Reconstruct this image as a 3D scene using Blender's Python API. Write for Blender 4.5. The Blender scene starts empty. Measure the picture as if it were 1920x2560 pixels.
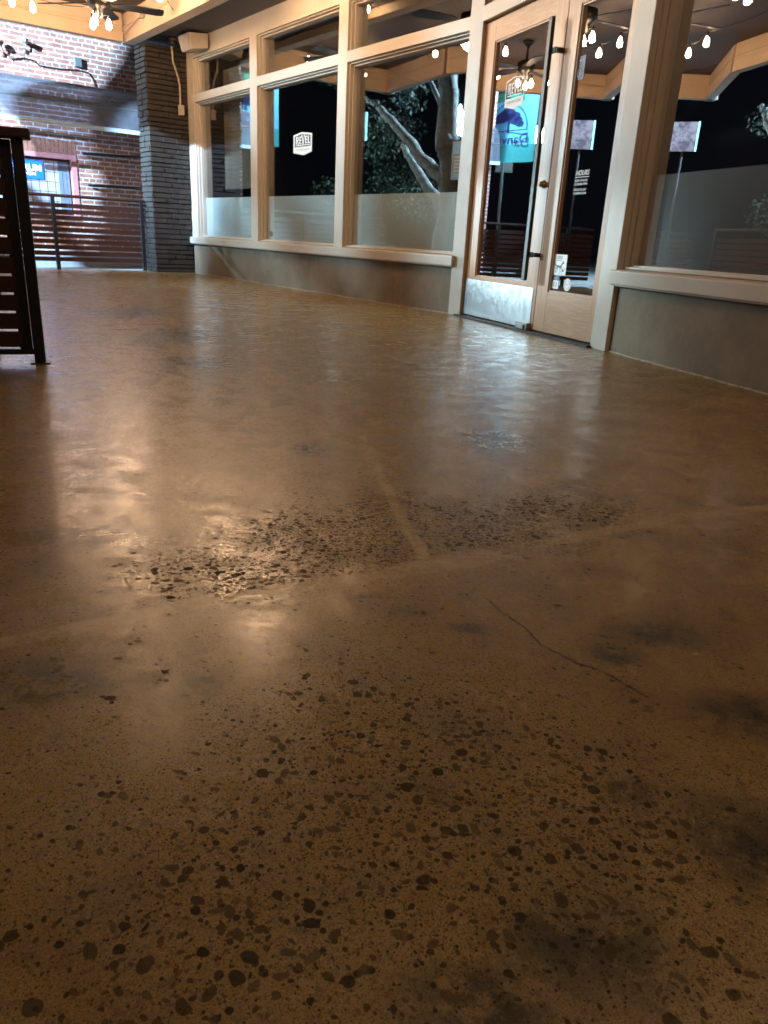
import bpy, math, random
from mathutils import Vector, Matrix
random.seed(7)
SC = bpy.context.scene
COL = SC.collection
R = math.radians

# ------------------------------------------------------------ camera, world, exposure
cam = bpy.data.cameras.new('camera')
cob = bpy.data.objects.new('camera', cam); COL.objects.link(cob); SC.camera = cob
rx = Vector((0.9986203730, 0.0180783256, 0.0493003524))
dn = Vector((0.0525104809, -0.3438053506, -0.9375716134))
fw = Vector((0.0, 0.9388668995, -0.3442803290))
m = Matrix(((rx.x, -dn.x, -fw.x, 0), (rx.y, -dn.y, -fw.y, 0), (rx.z, -dn.z, -fw.z, 0.58), (0, 0, 0, 1)))
cob.matrix_world = m
cam.sensor_fit = 'VERTICAL'; cam.sensor_height = 24.0; cam.lens = 24.0 * 1860 / 2560
cam.clip_start = 0.02; cam.clip_end = 500
cam.dof.use_dof = True; cam.dof.focus_distance = 1.5; cam.dof.aperture_fstop = 9.0

w = bpy.data.worlds.new('World'); SC.world = w; w.use_nodes = True
bgn = w.node_tree.nodes['Background']
bgn.inputs[0].default_value = (0.010, 0.014, 0.024, 1); bgn.inputs[1].default_value = 0.35
SC.view_settings.view_transform = 'Standard'; SC.view_settings.look = 'None'
SC.view_settings.gamma = 1; SC.view_settings.exposure = 0.0
SC.render.engine = 'CYCLES'
SC.cycles.use_denoising = True
SC.cycles.max_bounces = 7; SC.cycles.diffuse_bounces = 3; SC.cycles.glossy_bounces = 5; SC.cycles.transparent_max_bounces = 12
SC.cycles.sample_clamp_indirect = 8; SC.cycles.blur_glossy = 0.3
SC.cycles.caustics_refractive = False

WARM = (1.0, 0.56, 0.27)
COOL = (0.62, 0.86, 1.0)
def lamp(name, loc, power, col, rad=0.04, kind='POINT', parent=None, spot=None, aim=None):
    l = bpy.data.lights.new(name, kind); l.energy = power; l.color = col
    l.shadow_soft_size = rad
    if kind == 'SPOT': l.spot_size = R(spot); l.spot_blend = 0.5
    o = bpy.data.objects.new(name, l); COL.objects.link(o); o.location = loc
    if aim is not None: o.rotation_euler = (Vector(aim) - Vector(loc)).to_track_quat('-Z', 'Y').to_euler()
    if parent: o.parent = parent; o.matrix_parent_inverse = parent.matrix_world.inverted()
    return o

# ------------------------------------------------------------ frames of the place
class F:
    def __init__(s, o, d, n): s.o = Vector((o[0], o[1], 0)); s.d = Vector((d[0], d[1], 0)).normalized(); s.n = Vector((n[0], n[1], 0)).normalized()
    def __call__(s, a, b, z): return s.o + s.d * a + s.n * b + Vector((0, 0, z))
P1 = (0.5395, 6.5111); P2 = (1.2529, 4.7944)
dA = (-0.60876, 0.79335); nA = (-0.79335, -0.60876)
dB = (0.38374, -0.92344); nB = (-0.92344, -0.38374)
dC = (0.3045, -0.9525); nC = (-0.9525, -0.3045)
FA = F(P1, dA, nA); FB = F(P1, dB, nB); FC = F(P2, dC, nC)
FG = F((0, 0), (1, 0), (0, 1))

# ------------------------------------------------------------ mesh builder
class MB:
    def __init__(s): s.v = []; s.f = []; s.m = []; s.mi = 0
    def add(s, vs, fs):
        b = len(s.v); s.v += [tuple(x) for x in vs]
        for f in fs: s.f.append(tuple(b + i for i in f)); s.m.append(s.mi)
    def box(s, fr, a0, a1, b0, b1, z0, z1):
        c = [fr(a, b, z) for z in (z0, z1) for a, b in ((a0, b0), (a1, b0), (a1, b1), (a0, b1))]
        s.add(c, [(0, 3, 2, 1), (4, 5, 6, 7), (0, 1, 5, 4), (1, 2, 6, 5), (2, 3, 7, 6), (3, 0, 4, 7)]); return s
    def quad(s, p): s.add(p, [tuple(range(len(p)))]); return s
    def tube(s, pts, r, n=10, cap=True):
        pts = [Vector(p) for p in pts]; rs = r if isinstance(r, (list, tuple)) else [r] * len(pts)
        rings = []; up = Vector((0, 0, 1)); prev = None
        for i, p in enumerate(pts):
            t = (pts[min(i + 1, len(pts) - 1)] - pts[max(i - 1, 0)]).normalized()
            if prev is None:
                a = t.cross(up)
                if a.length < 0.05: a = t.cross(Vector((1, 0, 0)))
            else: a = prev - t * prev.dot(t)
            a.normalize(); prev = a; b = t.cross(a)
            rings.append([p + (a * math.cos(2 * math.pi * k / n) + b * math.sin(2 * math.pi * k / n)) * rs[i] for k in range(n)])
        vs = [q for rg in rings for q in rg]; fs = []
        for i in range(len(pts) - 1):
            for k in range(n):
                k2 = (k + 1) % n; fs.append((i * n + k, i * n + k2, (i + 1) * n + k2, (i + 1) * n + k))
        if cap: fs.append(tuple(range(n))[::-1]); fs.append(tuple((len(pts) - 1) * n + k for k in range(n)))
        s.add(vs, fs); return s
    def lathe(s, c, prof, n=20, ax=None):
        c = Vector(c); z = Vector(ax or (0, 0, 1)).normalized(); x = z.cross(Vector((0.3, 1, 0.1))).normalized(); y = z.cross(x)
        vs = [c + z * h + (x * math.cos(2 * math.pi * k / n) + y * math.sin(2 * math.pi * k / n)) * r for r, h in prof for k in range(n)]
        fs = [(i * n + k, i * n + (k + 1) % n, (i + 1) * n + (k + 1) % n, (i + 1) * n + k) for i in range(len(prof) - 1) for k in range(n)]
        fs.append(tuple(range(n))[::-1]); fs.append(tuple((len(prof) - 1) * n + k for k in range(n)))
        s.add(vs, fs); return s
    def prism(s, fr, poly, b0, b1):           # poly of (a, z) extruded across b
        n = len(poly); vs = [fr(a, b0, z) for a, z in poly] + [fr(a, b1, z) for a, z in poly]
        fs = [tuple(range(n))[::-1], tuple(range(n, 2 * n))] + [(i, (i + 1) % n, n + (i + 1) % n, n + i) for i in range(n)]
        s.add(vs, fs); return s
    def text(s, fr, txt, a, b, z, h, w=None, flip=1, bold=0.0, shear=0.0):
        cu = bpy.data.curves.new('t', 'FONT'); cu.body = txt; cu.align_x = 'CENTER'; cu.align_y = 'CENTER'; cu.offset = bold; cu.shear = shear
        o = bpy.data.objects.new('t', cu); COL.objects.link(o); bpy.context.view_layer.update()
        me = bpy.data.meshes.new_from_object(o.evaluated_get(bpy.context.evaluated_depsgraph_get()))
        xs = [q.co.x for q in me.vertices]; ys = [q.co.y for q in me.vertices]
        x0, x1, y0, y1 = min(xs), max(xs), min(ys), max(ys); k = h / (y1 - y0); kx = (w / (x1 - x0)) if w else k
        s.add([fr(a + flip * (q.co.x - (x0 + x1) / 2) * kx, b, z + (q.co.y - (y0 + y1) / 2) * k) for q in me.vertices], [tuple(p.vertices) for p in me.polygons])
        bpy.data.objects.remove(o); bpy.data.curves.remove(cu); bpy.data.meshes.remove(me); return s
    def build(s, name, mats, parent=None, smooth=False, bevel=0.0, label=None):
        me = bpy.data.meshes.new(name); me.from_pydata(s.v, [], s.f)
        for mm in (mats if isinstance(mats, (list, tuple)) else [mats]): me.materials.append(mm)
        for p, k in zip(me.polygons, s.m): p.material_index = k; p.use_smooth = smooth
        me.update()
        o = bpy.data.objects.new(name, me); COL.objects.link(o)
        if bevel:
            bv = o.modifiers.new('bevel', 'BEVEL'); bv.width = bevel; bv.segments = 2; bv.limit_method = 'ANGLE'
        if parent: o.parent = parent; o.matrix_parent_inverse = parent.matrix_world.inverted()
        if label: o['label'] = label
        return o
def thing(name, loc, label, cat, group=None, kind=None):
    o = bpy.data.objects.new(name, None); COL.objects.link(o); o.location = loc; o.empty_display_size = 0.1
    bpy.context.view_layer.update()
    return tag(o, label, cat, group, kind)
def tag(o, label, cat, group=None, kind=None):
    if label: o['label'] = label
    if cat: o['category'] = cat
    if group: o['group'] = group
    if kind: o['kind'] = kind
    return o

# ------------------------------------------------------------ materials
class NT:
    def __init__(s, name):
        s.mat = bpy.data.materials.new(name); s.mat.use_nodes = True; s.t = s.mat.node_tree; s.n = s.t.nodes; s.l = s.t.links
        s.b = s.n['Principled BSDF']; s.out = s.n['Material Output']
    def node(s, ty, ins=None, **kw):
        n = s.n.new(ty)
        for k, v in kw.items(): setattr(n, k, v)
        for k, v in (ins or {}).items():
            if isinstance(v, bpy.types.NodeSocket): s.l.new(v, n.inputs[k])
            else: n.inputs[k].default_value = v
        return n
    def math(s, op, a, b=0.0, c=None, clamp=False):
        ins = {0: a, 1: b}
        if c is not None: ins[2] = c
        return s.node('ShaderNodeMath', ins, operation=op, use_clamp=clamp).outputs[0]
    def vm(s, op, a, b=None, scale=None):
        ins = {0: a}
        if b is not None: ins[1] = b
        if scale is not None: ins[3] = scale
        n = s.node('ShaderNodeVectorMath', ins, operation=op)
        return n.outputs[1] if op in ('LENGTH', 'DISTANCE', 'DOT_PRODUCT') else n.outputs[0]
    def mr(s, v, a, b, c=0.0, d=1.0, smooth=True):
        return s.node('ShaderNodeMapRange', {0: v, 1: a, 2: b, 3: c, 4: d}, interpolation_type='SMOOTHSTEP' if smooth else 'LINEAR').outputs[0]
    def mix(s, f, a, b, blend='MIX'):
        n = s.n.new('ShaderNodeMix'); n.data_type = 'RGBA'; n.blend_type = blend
        for i, v in ((0, f), (6, a), (7, b)):
            if isinstance(v, bpy.types.NodeSocket): s.l.new(v, n.inputs[i])
            else: n.inputs[i].default_value = v if i == 0 else (*v, 1)[:4]
        return n.outputs[2]
    def noise(s, vec, scale, detail=3, rough=0.55, dist=0.0, d4=False):
        return s.node('ShaderNodeTexNoise', {'Vector': vec, 'Scale': scale, 'Detail': detail, 'Roughness': rough, 'Distortion': dist}).outputs[0]
    def noisec(s, vec, scale, detail=3):
        return s.node('ShaderNodeTexNoise', {'Vector': vec, 'Scale': scale, 'Detail': detail}).outputs[1]
    def obj(s): return s.node('ShaderNodeTexCoord').outputs['Object']
    def set(s, **kw):
        for k, v in kw.items():
            i = s.b.inputs[k.replace('_', ' ')]
            if isinstance(v, bpy.types.NodeSocket): s.l.new(v, i)
            elif isinstance(v, tuple): i.default_value = (*v, 1)
            else: i.default_value = v
    def bump(s, h, strength, dist):
        n = s.node('ShaderNodeBump', {'Height': h, 'Strength': strength, 'Distance': dist}); s.l.new(n.outputs[0], s.b.inputs['Normal'])

def paint(name, col, rough=0.5, var=0.12, scale=6, bump=0.15, metal=0.0, spec=0.5, grime=None):
    t = NT(name); p = t.obj(); n = t.noise(p, scale, 5); n2 = t.noise(p, scale * 9, 3)
    f = t.math('ADD', t.math('MULTIPLY', n, 0.7), t.math('MULTIPLY', n2, 0.3))
    c = t.mix(t.mr(f, 0.3, 0.7), tuple(x * (1 - var) for x in col), tuple(x * (1 + var) for x in col))
    if grime: c = t.mix(t.math('MULTIPLY', t.mr(t.noise(p, 2.2, 6, 0.65), 0.52, 0.72), 0.6), c, grime)
    t.set(Base_Color=c, Roughness=t.mr(n2, 0.2, 0.8, rough - 0.07, rough + 0.07), Metallic=metal, Specular_IOR_Level=spec)
    t.bump(f, bump, 0.004); return t.mat
M = {}
M['trim'] = paint('white_trim_paint', (0.56, 0.495, 0.405), 0.42, 0.05, 3, 0.12)
M['stucco'] = paint('grey_green_stucco', (0.225, 0.175, 0.115), 0.75, 0.22, 3, 0.9, grime=(0.11, 0.08, 0.05))
M['brown'] = paint('dark_brown_paint', (0.040, 0.011, 0.006), 0.62, 0.3, 8, 0.3)
M['black'] = paint('black_metal', (0.012, 0.012, 0.013), 0.4, 0.2, 12, 0.1)
M['pillar'] = paint('dark_painted_brick', (0.030, 0.023, 0.018), 0.7, 0.35, 9, 0.6)
M['mortar'] = paint('dark_joint', (0.03, 0.026, 0.022), 0.9, 0.2, 20, 0.3)
M['beam'] = paint('cream_beam_paint', (0.60, 0.46, 0.33), 0.55, 0.07, 3, 0.2)
M['soffit'] = paint('dark_soffit_paint', (0.075, 0.062, 0.055), 0.6, 0.12, 4, 0.2)
M['ceiling'] = paint('brown_ceiling', (0.045, 0.028, 0.022), 0.6, 0.15, 3, 0.2)
M['plaster'] = paint('cream_speaker_plastic', (0.50, 0.42, 0.33), 0.5, 0.04, 8, 0.05)
M['room'] = paint('dark_room', (0.03, 0.026, 0.024), 0.7, 0.2, 2, 0.1)
M['roomcream'] = paint('cream_partition', (0.15, 0.125, 0.085), 0.7, 0.05, 2, 0.1)
M['pink'] = paint('pink_window_paint', (0.60, 0.25, 0.24), 0.5, 0.1, 5, 0.2)
M['asphalt'] = paint('pale_street_concrete', (0.34, 0.35, 0.36), 0.8, 0.15, 1.5, 0.4)
M['greymetal'] = paint('grey_metal', (0.30, 0.32, 0.31), 0.4, 0.1, 10, 0.1, 0.6)
M['bark'] = paint('pale_bark', (0.20, 0.19, 0.15), 0.85, 0.5, 14, 0.9)
M['brass'] = paint('aged_brass', (0.42, 0.27, 0.10), 0.35, 0.15, 30, 0.1, 1.0)
M['white'] = paint('white_vinyl', (0.78, 0.78, 0.76), 0.5, 0.03, 10, 0)
M['darkvinyl'] = paint('black_vinyl', (0.012, 0.012, 0.013), 0.45, 0.1, 10, 0)
M['navy'] = paint('navy_vinyl', (0.02, 0.035, 0.12), 0.45, 0.1, 10, 0)
M['greytext'] = paint('grey_vinyl', (0.25, 0.27, 0.27), 0.5, 0.05, 10, 0)
M['pinkvinyl'] = paint('pink_vinyl', (0.62, 0.40, 0.34), 0.5, 0.05, 10, 0)
M['teal'] = paint('teal_banner_cloth', (0.03, 0.30, 0.34), 0.7, 0.2, 3, 0.3)
M['sky'] = paint('light_blue_banner_cloth', (0.12, 0.48, 0.75), 0.7, 0.1, 3, 0.3)
M['dblue'] = paint('dark_blue_print', (0.01, 0.02, 0.13), 0.7, 0.1, 3, 0.1)
M['green'] = paint('green_print', (0.01, 0.22, 0.16), 0.7, 0.1, 3, 0.1)
M['curtain'] = paint('grey_curtain', (0.16, 0.20, 0.25), 0.8, 0.2, 6, 0.3)
M['rubber'] = paint('black_rubber', (0.015, 0.014, 0.013), 0.6, 0.2, 20, 0.2)
M['hedge'] = paint('dark_leaves', (0.022, 0.034, 0.018), 0.6, 0.4, 5, 0.1)

def emit(name, col, st):
    t = NT(name); t.set(Base_Color=col, Emission_Color=col, Emission_Strength=st, Roughness=0.4); return t.mat
M['bulb'] = emit('warm_bulb', (1.0, 0.63, 0.36), 300)
M['globe'] = emit('lamp_globe', (0.50, 0.83, 1.0), 2400)
M['globe2'] = emit('tall_lamp_globe', (0.55, 0.86, 1.0), 900)
M['bluesign'] = emit('blue_lit_sign', (0.01, 0.14, 0.75), 0.9)
M['signtext'] = emit('white_lit_letters', (0.85, 1.0, 0.95), 1.6)
M['cyan'] = emit('cyan_tube', (0.25, 0.85, 1.0), 6)  # glow for the edge of the made-up panel

def wood(name, c1, c2, axis_scale, rough=0.35):
    t = NT(name); p = t.obj()
    q = t.vm('MULTIPLY', p, axis_scale); n = t.noise(q, 5, 5, 0.6, 0.4); n2 = t.noise(p, 1.3, 2)
    c = t.mix(t.mr(n, 0.35, 0.65), c1, c2); c = t.mix(t.math('MULTIPLY', n2, 0.35), c, tuple(x * 0.6 for x in c1))
    t.set(Base_Color=c, Roughness=rough, Coat_Weight=0.25, Coat_Roughness=0.25); t.bump(n, 0.12, 0.002); return t.mat
M['door'] = wood('honey_fir_wood', (0.43, 0.225, 0.105), (0.56, 0.32, 0.16), (9, 9, 0.5))
M['doorh'] = wood('honey_fir_rail', (0.43, 0.225, 0.105), (0.56, 0.32, 0.16), (1.5, 1.5, 12))

def brickmat():
    t = NT('red_brick'); p = t.obj()
    mp = t.vm('ADD', p, t.vm('SCALE', t.noisec(p, 5, 2), scale=0.012))
    b = t.node('ShaderNodeTexBrick', {'Vector': mp, 'Scale': 1.0, 'Color1': (0.50, 0.22, 0.15, 1), 'Color2': (0.38, 0.18, 0.14, 1), 'Mortar': (0.72, 0.72, 0.70, 1),
        'Mortar Size': 0.009, 'Mortar Smooth': 0.15, 'Bias': -0.1, 'Brick Width': 0.215, 'Row Height': 0.0685}, squash=0.5, squash_frequency=6, offset=0.5)
    n = t.noise(p, 7, 5); n2 = t.noise(p, 60, 3)
    c = t.mix(t.mr(n, 0.35, 0.7), b.outputs[0], (0.5, 0.33, 0.25), 'MULTIPLY')
    c = t.mix(0.35, c, b.outputs[0])
    c = t.mix(t.mr(t.noise(p, 2.5, 6, 0.7), 0.60, 0.75, 0, 0.5), c, (0.55, 0.55, 0.52))
    t.set(Base_Color=c, Roughness=0.85)
    h = t.math('SUBTRACT', t.math('MULTIPLY', n2, 0.3), b.outputs[1]); t.bump(h, 0.6, 0.006); return t.mat
M['brick'] = brickmat()

def glassmat(name, boost=0.44):
    t = NT(name); t.n.remove(t.b)
    fr = t.node('ShaderNodeFresnel', {'IOR': 1.5}).outputs[0]
    f = t.math('MULTIPLY', fr, boost, clamp=True)
    p = t.obj(); bn = t.node('ShaderNodeBump', {'Height': t.noise(p, 1.1, 1), 'Strength': 0.02, 'Distance': 0.02})
    g = t.node('ShaderNodeBsdfGlossy', {'Color': (1, 1, 1, 1), 'Roughness': 0.0, 'Normal': bn.outputs[0]})
    tr = t.node('ShaderNodeBsdfTransparent', {'Color': (0.95, 0.96, 0.96, 1)})
    mx = t.node('ShaderNodeMixShader', {0: f, 1: tr.outputs[0], 2: g.outputs[0]})
    t.l.new(mx.outputs[0], t.out.inputs[0]); return t.mat
M['glass'] = glassmat('window_glass')

def frostmat():
    t = NT('frosted_film'); p = t.obj(); n = t.noise(p, 2.5, 3)
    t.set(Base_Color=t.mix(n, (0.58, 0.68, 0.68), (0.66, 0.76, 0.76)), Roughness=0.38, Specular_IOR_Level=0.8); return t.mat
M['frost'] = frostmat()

M['frostdim'] = paint('frosted_film_dim', (0.20, 0.175, 0.135), 0.45, 0.08, 2, 0)  # same film, painted darker and browner for the weaker street light here
def steel():
    t = NT('brushed_steel'); p = t.obj()
    n = t.noise(t.vm('MULTIPLY', p, (3, 3, 160)), 4, 3); s = t.noise(p, 16, 5, 0.7, 0.6)
    t.set(Base_Color=t.mix(t.mr(s, 0.5, 0.7), (0.62, 0.65, 0.66), (0.42, 0.43, 0.43)), Metallic=1.0, Roughness=t.mr(s, 0.4, 0.7, 0.30, 0.5))
    t.bump(t.math('ADD', t.math('MULTIPLY', n, 0.3), s), 0.12, 0.002); return t.mat
M['steel'] = steel()

def awningmat():
    t = NT('smoked_awning_sheet'); t.n.remove(t.b); p = t.obj(); n = t.noise(p, 3, 5, 0.7)
    d = t.node('ShaderNodeBsdfDiffuse', {'Color': (0.28, 0.29, 0.33, 1)})
    g = t.node('ShaderNodeBsdfGlossy', {'Color': (0.6, 0.65, 0.7, 1), 'Roughness': 0.35})
    tr = t.node('ShaderNodeBsdfTransparent', {'Color': (0.62, 0.64, 0.72, 1)})
    a = t.node('ShaderNodeMixShader', {0: 0.12, 1: d.outputs[0], 2: g.outputs[0]})
    b = t.node('ShaderNodeMixShader', {0: t.mr(n, 0.35, 0.75, 0.38, 0.62), 1: tr.outputs[0], 2: a.outputs[0]})
    t.l.new(b.outputs[0], t.out.inputs[0]); return t.mat
M['awning'] = awningmat()

def floormat():
    t = NT('polished_concrete'); p3 = t.obj()
    sx = t.node('ShaderNodeSeparateXYZ', {0: p3}); p = t.node('ShaderNodeCombineXYZ', {0: sx.outputs[0], 1: sx.outputs[1]}).outputs[0]
    wob = t.vm('ADD', p, t.vm('SCALE', t.vm('SUBTRACT', t.noisec(p, 9, 4), (0.5, 0.5, 0.5)), scale=0.05))
    wob2 = t.vm('ADD', p, t.vm('SCALE', t.vm('SUBTRACT', t.noisec(p, 45, 3), (0.5, 0.5, 0.5)), scale=0.012))
    def blob(x, y, a, b, src=wob):
        d = t.vm('LENGTH', t.vm('MULTIPLY', t.vm('SUBTRACT', src, (x, y, 0.5 * 0)), (1 / a, 1 / b, 0)))
        return t.mr(d, 1.0, 0.15)
    def seg(a, b, src):
        ax, ay = a; bx, by = b; dx, dy = bx - ax, by - ay; L2 = dx * dx + dy * dy
        pa = t.vm('SUBTRACT', src, (ax, ay, 0))
        h = t.math('MULTIPLY', t.vm('DOT_PRODUCT', pa, (dx, dy, 0)), 1 / L2, clamp=True)
        return t.vm('LENGTH', t.vm('MULTIPLY', t.vm('SUBTRACT', pa, t.vm('SCALE', (dx, dy, 0), scale=h)), (1, 1, 0)))
    def poly(pts, src):
        r = None
        for a, b in zip(pts, pts[1:]):
            d = seg(a, b, src); r = d if r is None else t.math('MINIMUM', r, d)
        return r
    def mx(*v):
        r = v[0]
        for q in v[1:]: r = t.math('MAXIMUM', r, q)
        return r
    big = t.noise(p, 1.6, 5, 0.6); mid = t.noise(p, 7, 6, 0.62); fine = t.noise(p, 70, 4, 0.7); grain = t.noise(p, 420, 3, 0.7)
    # repair filler band and its branch
    b1 = poly([(-1.6, 0.45), (-0.62, 0.90), (-0.435, 1.01), (-0.30, 1.10), (-0.16, 1.17), (0.006, 1.245), (0.10, 1.30), (0.28, 1.41), (0.476, 1.525), (0.70, 1.655), (1.3, 1.9)], wob2)
    b2 = poly([(0.09, 1.31), (0.05, 1.50), (0.01, 1.72), (-0.035, 1.95), (-0.08, 2.25)], wob2)
    wid = t.math('ADD', 0.010, t.math('MULTIPLY', blob(0.17, 1.33, 0.28, 0.16, p), 0.020))
    wid = t.math('ADD', wid, t.math('MULTIPLY', t.noise(p, 6, 2), 0.012))
    m1 = t.mr(t.math('SUBTRACT', b1, wid), 0.008, -0.004)
    m2 = t.mr(t.math('SUBTRACT', b2, t.math('MULTIPLY', t.noise(p, 8, 2), 0.026)), 0.006, -0.003)
    band = t.math('MULTIPLY', mx(m1, m2), t.mr(t.noise(p, 5.5, 4), 0.32, 0.55, 0.35, 0.95))
    crack = poly([(0.188, 1.17), (0.205, 1.125), (0.236, 1.075), (0.255, 1.02), (0.298, 0.972), (0.338, 0.945), (0.376, 0.895)], wob2)
    crackm = t.math('MULTIPLY', t.mr(crack, 0.0042, 0.0010), t.mr(t.noise(p, 30, 2), 0.25, 0.5, 0.4, 1))
    # where the aggregate is ground open
    upper = mx(blob(-0.10, 1.40, 0.30, 0.26), blob(-0.28, 1.22, 0.26, 0.14), blob(0.22, 1.47, 0.26, 0.15), blob(0.18, 1.52, 0.25, 0.20), blob(0.42, 1.66, 0.28, 0.16), blob(0.0, 1.60, 0.16, 0.22))
    lower = mx(blob(0.05, 0.66, 0.32, 0.34), blob(-0.12, 0.52, 0.24, 0.26), blob(0.22, 0.62, 0.22, 0.28))
    dens = t.math('ADD', t.math('ADD', t.math('MULTIPLY', upper, 1.2), t.math('MULTIPLY', lower, 0.62)), t.mr(mid, 0.45, 0.75, 0.0, 0.12))
    near = t.mr(sx.outputs[1], 2.6, 0.9, 0.12, 1.0)
    notband = t.math('SUBTRACT', 1.0, mx(m1, m2))
    def stones(scale, seed, prob, r0, r1, el=1.0):
        c = t.vm('ADD', t.vm('SCALE', p, scale=scale), (seed, seed * 1.7, 0))
        c = t.vm('ADD', c, t.vm('SCALE', t.vm('SUBTRACT', t.noisec(c, 1.4, 2), (0.5, 0.5, 0.5)), scale=0.34))
        vo = t.node('ShaderNodeTexVoronoi', {'Vector': c, 'Scale': 1.0, 'Randomness': 0.85}, voronoi_dimensions='2D')
        wn = t.node('ShaderNodeTexWhiteNoise', {'Vector': vo.outputs['Position']}, noise_dimensions='3D')
        cs = t.node('ShaderNodeSeparateColor', {0: wn.outputs['Color']})
        loc = t.vm('SUBTRACT', c, vo.outputs['Position'])
        rot = t.node('ShaderNodeVectorRotate', {'Vector': loc, 'Angle': t.math('MULTIPLY', cs.outputs[0], 6.283)}, rotation_type='Z_AXIS').outputs[0]
        st = t.node('ShaderNodeCombineXYZ', {0: 1.0, 1: t.math('ADD', 1.05, t.math('MULTIPLY', cs.outputs[1], el))}).outputs[0]
        d = t.vm('LENGTH', t.vm('MULTIPLY', rot, st))
        rad = t.math('ADD', r0, t.math('MULTIPLY', t.math('POWER', cs.outputs[2], 1.6), r1 - r0))
        mk = t.mr(t.math('SUBTRACT', d, rad), 0.035, -0.02)
        edge = t.mr(vo.outputs['Distance'], 0.62, 0.45)
        act = t.math('LESS_THAN', wn.outputs['Value'], prob)
        return t.math('MULTIPLY', t.math('MULTIPLY', mk, act), edge), cs
    s1, c1 = stones(56, 3.1, t.math('MULTIPLY', dens, 1.15), 0.18, 0.50, 1.1)
    s2, c2 = stones(105, 9.7, t.math('ADD', t.math('MULTIPLY', dens, 0.85), 0.10), 0.16, 0.46, 1.3)
    s3, c3 = stones(250, 17.3, t.math('MULTIPLY', t.math('ADD', 0.32, t.math('MULTIPLY', dens, 0.35)), t.mr(big, 0.35, 0.65, 0.7, 1.4)), 0.14, 0.44, 1.3)
    s4, c4 = stones(520, 31.3, t.math('MULTIPLY', near, 0.75), 0.14, 0.44, 1.0)
    # base colour
    base = t.mix(t.mr(big, 0.3, 0.7), (0.33, 0.225, 0.080), (0.42, 0.298, 0.125))
    base = t.mix(t.mr(mid, 0.45, 0.66, 0, 0.8), base, (0.20, 0.132, 0.052))
    cloud = t.noise(p, 0.9, 6, 0.7); base = t.mix(t.mr(cloud, 0.50, 0.66, 0, 0.6), base, (0.20, 0.162, 0.085))
    base = t.mix(t.mr(fine, 0.45, 0.72, 0, 0.8), base, (0.125, 0.075, 0.032))
    base = t.mix(t.mr(grain, 0.5, 0.75, 0, 0.7), base, (0.50, 0.37, 0.21)); base = t.mix(t.mr(grain, 0.5, 0.3, 0, 0.5), base, (0.12, 0.075, 0.03))
    gry = mx(blob(-0.03, 1.16, 0.07, 0.03), blob(0.06, 1.105, 0.05, 0.022), blob(0.15, 1.06, 0.06, 0.03), blob(0.445, 1.08, 0.12, 0.075), blob(0.36, 1.0, 0.06, 0.05), blob(0.50, 0.86, 0.12, 0.09),
             blob(-0.43, 0.86, 0.14, 0.09), blob(-0.24, 0.86, 0.07, 0.06), blob(-0.22, 2.08, 0.12, 0.12), blob(0.30, 0.70, 0.05, 0.03), blob(0.20, 0.50, 0.12, 0.08), blob(0.40, 0.62, 0.10, 0.10), blob(0.10, 0.43, 0.10, 0.06),
             blob(-0.55, 1.35, 0.25, 0.10), blob(-1.25, 4.3, 0.35, 0.7), blob(-1.9, 5.4, 0.5, 0.6), blob(-0.9, 3.4, 0.3, 0.4), blob(0.35, 2.3, 0.2, 0.25))
    gm = t.math('MULTIPLY', gry, t.mr(t.noise(p, 22, 5, 0.7), 0.38, 0.55, 0.25, 1.0))
    base = t.mix(gm, base, (0.048, 0.045, 0.028))
    sp = t.math('MULTIPLY', t.mr(t.noise(p, 190, 3, 0.75), 0.52, 0.66), near); base = t.mix(t.math('MULTIPLY', sp, 0.7), base, (0.11, 0.060, 0.024))
    rs = t.math('MULTIPLY', t.mr(t.noise(t.vm('MULTIPLY', p, (1, 1, 0)), 2.7, 7, 0.7), 0.54, 0.74), 0.45)
    base = t.mix(rs, base, (0.24, 0.135, 0.06))
    stn = t.math('MULTIPLY', t.mr(t.noise(p, 2.1, 7, 0.72), 0.56, 0.64), 0.6); base = t.mix(stn, base, (0.125, 0.085, 0.038))
    def stonecol(cs): 
        c = t.mix(t.mr(cs.outputs[1], 0, 1), (0.024, 0.019, 0.010), (0.13, 0.095, 0.050))
        return t.mix(t.math('GREATER_THAN', cs.outputs[0], 0.965), c, (0.50, 0.36, 0.24))
    op = t.mr(c1.outputs[0], 0, 1, 0.75, 1.0)
    col = t.mix(t.math('MULTIPLY', s4, 0.72), base, stonecol(c4))
    col = t.mix(t.math('MULTIPLY', s3, 0.85), col, stonecol(c3))
    col = t.mix(t.math('MULTIPLY', s2, 0.88), col, stonecol(c2))
    col = t.mix(t.math('MULTIPLY', s1, op), col, stonecol(c1))
    fill = t.mix(t.mr(mid, 0.35, 0.65), (0.33, 0.245, 0.12), (0.43, 0.325, 0.17))
    col = t.mix(band, col, fill)
    col = t.mix(t.math('MULTIPLY', crackm, 0.9), col, (0.02, 0.009, 0.004))
    trf = t.noise(t.vm('MULTIPLY', p, (1.0, 1.0, 0)), 14, 5, 0.7); rough = t.math('ADD', t.math('ADD', t.mr(mid, 0.3, 0.7, 0.20, 0.29), t.mr(trf, 0.45, 0.65, 0.0, 0.07)), t.mr(fine, 0.4, 0.8, 0.0, 0.16))
    rough = t.math('ADD', rough, t.math('MULTIPLY', mx(s1, s2), 0.45))
    t.set(Base_Color=col, Roughness=rough, Specular_IOR_Level=t.math('SUBTRACT', 0.48, t.math('MULTIPLY', mx(s1, s2, s3), 0.36)))
    # gentle trowel waves and pits
    wv = t.noise(t.vm('MULTIPLY', p, (1.0, 1.0, 0)), 3.0, 3, 0.5)
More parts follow.
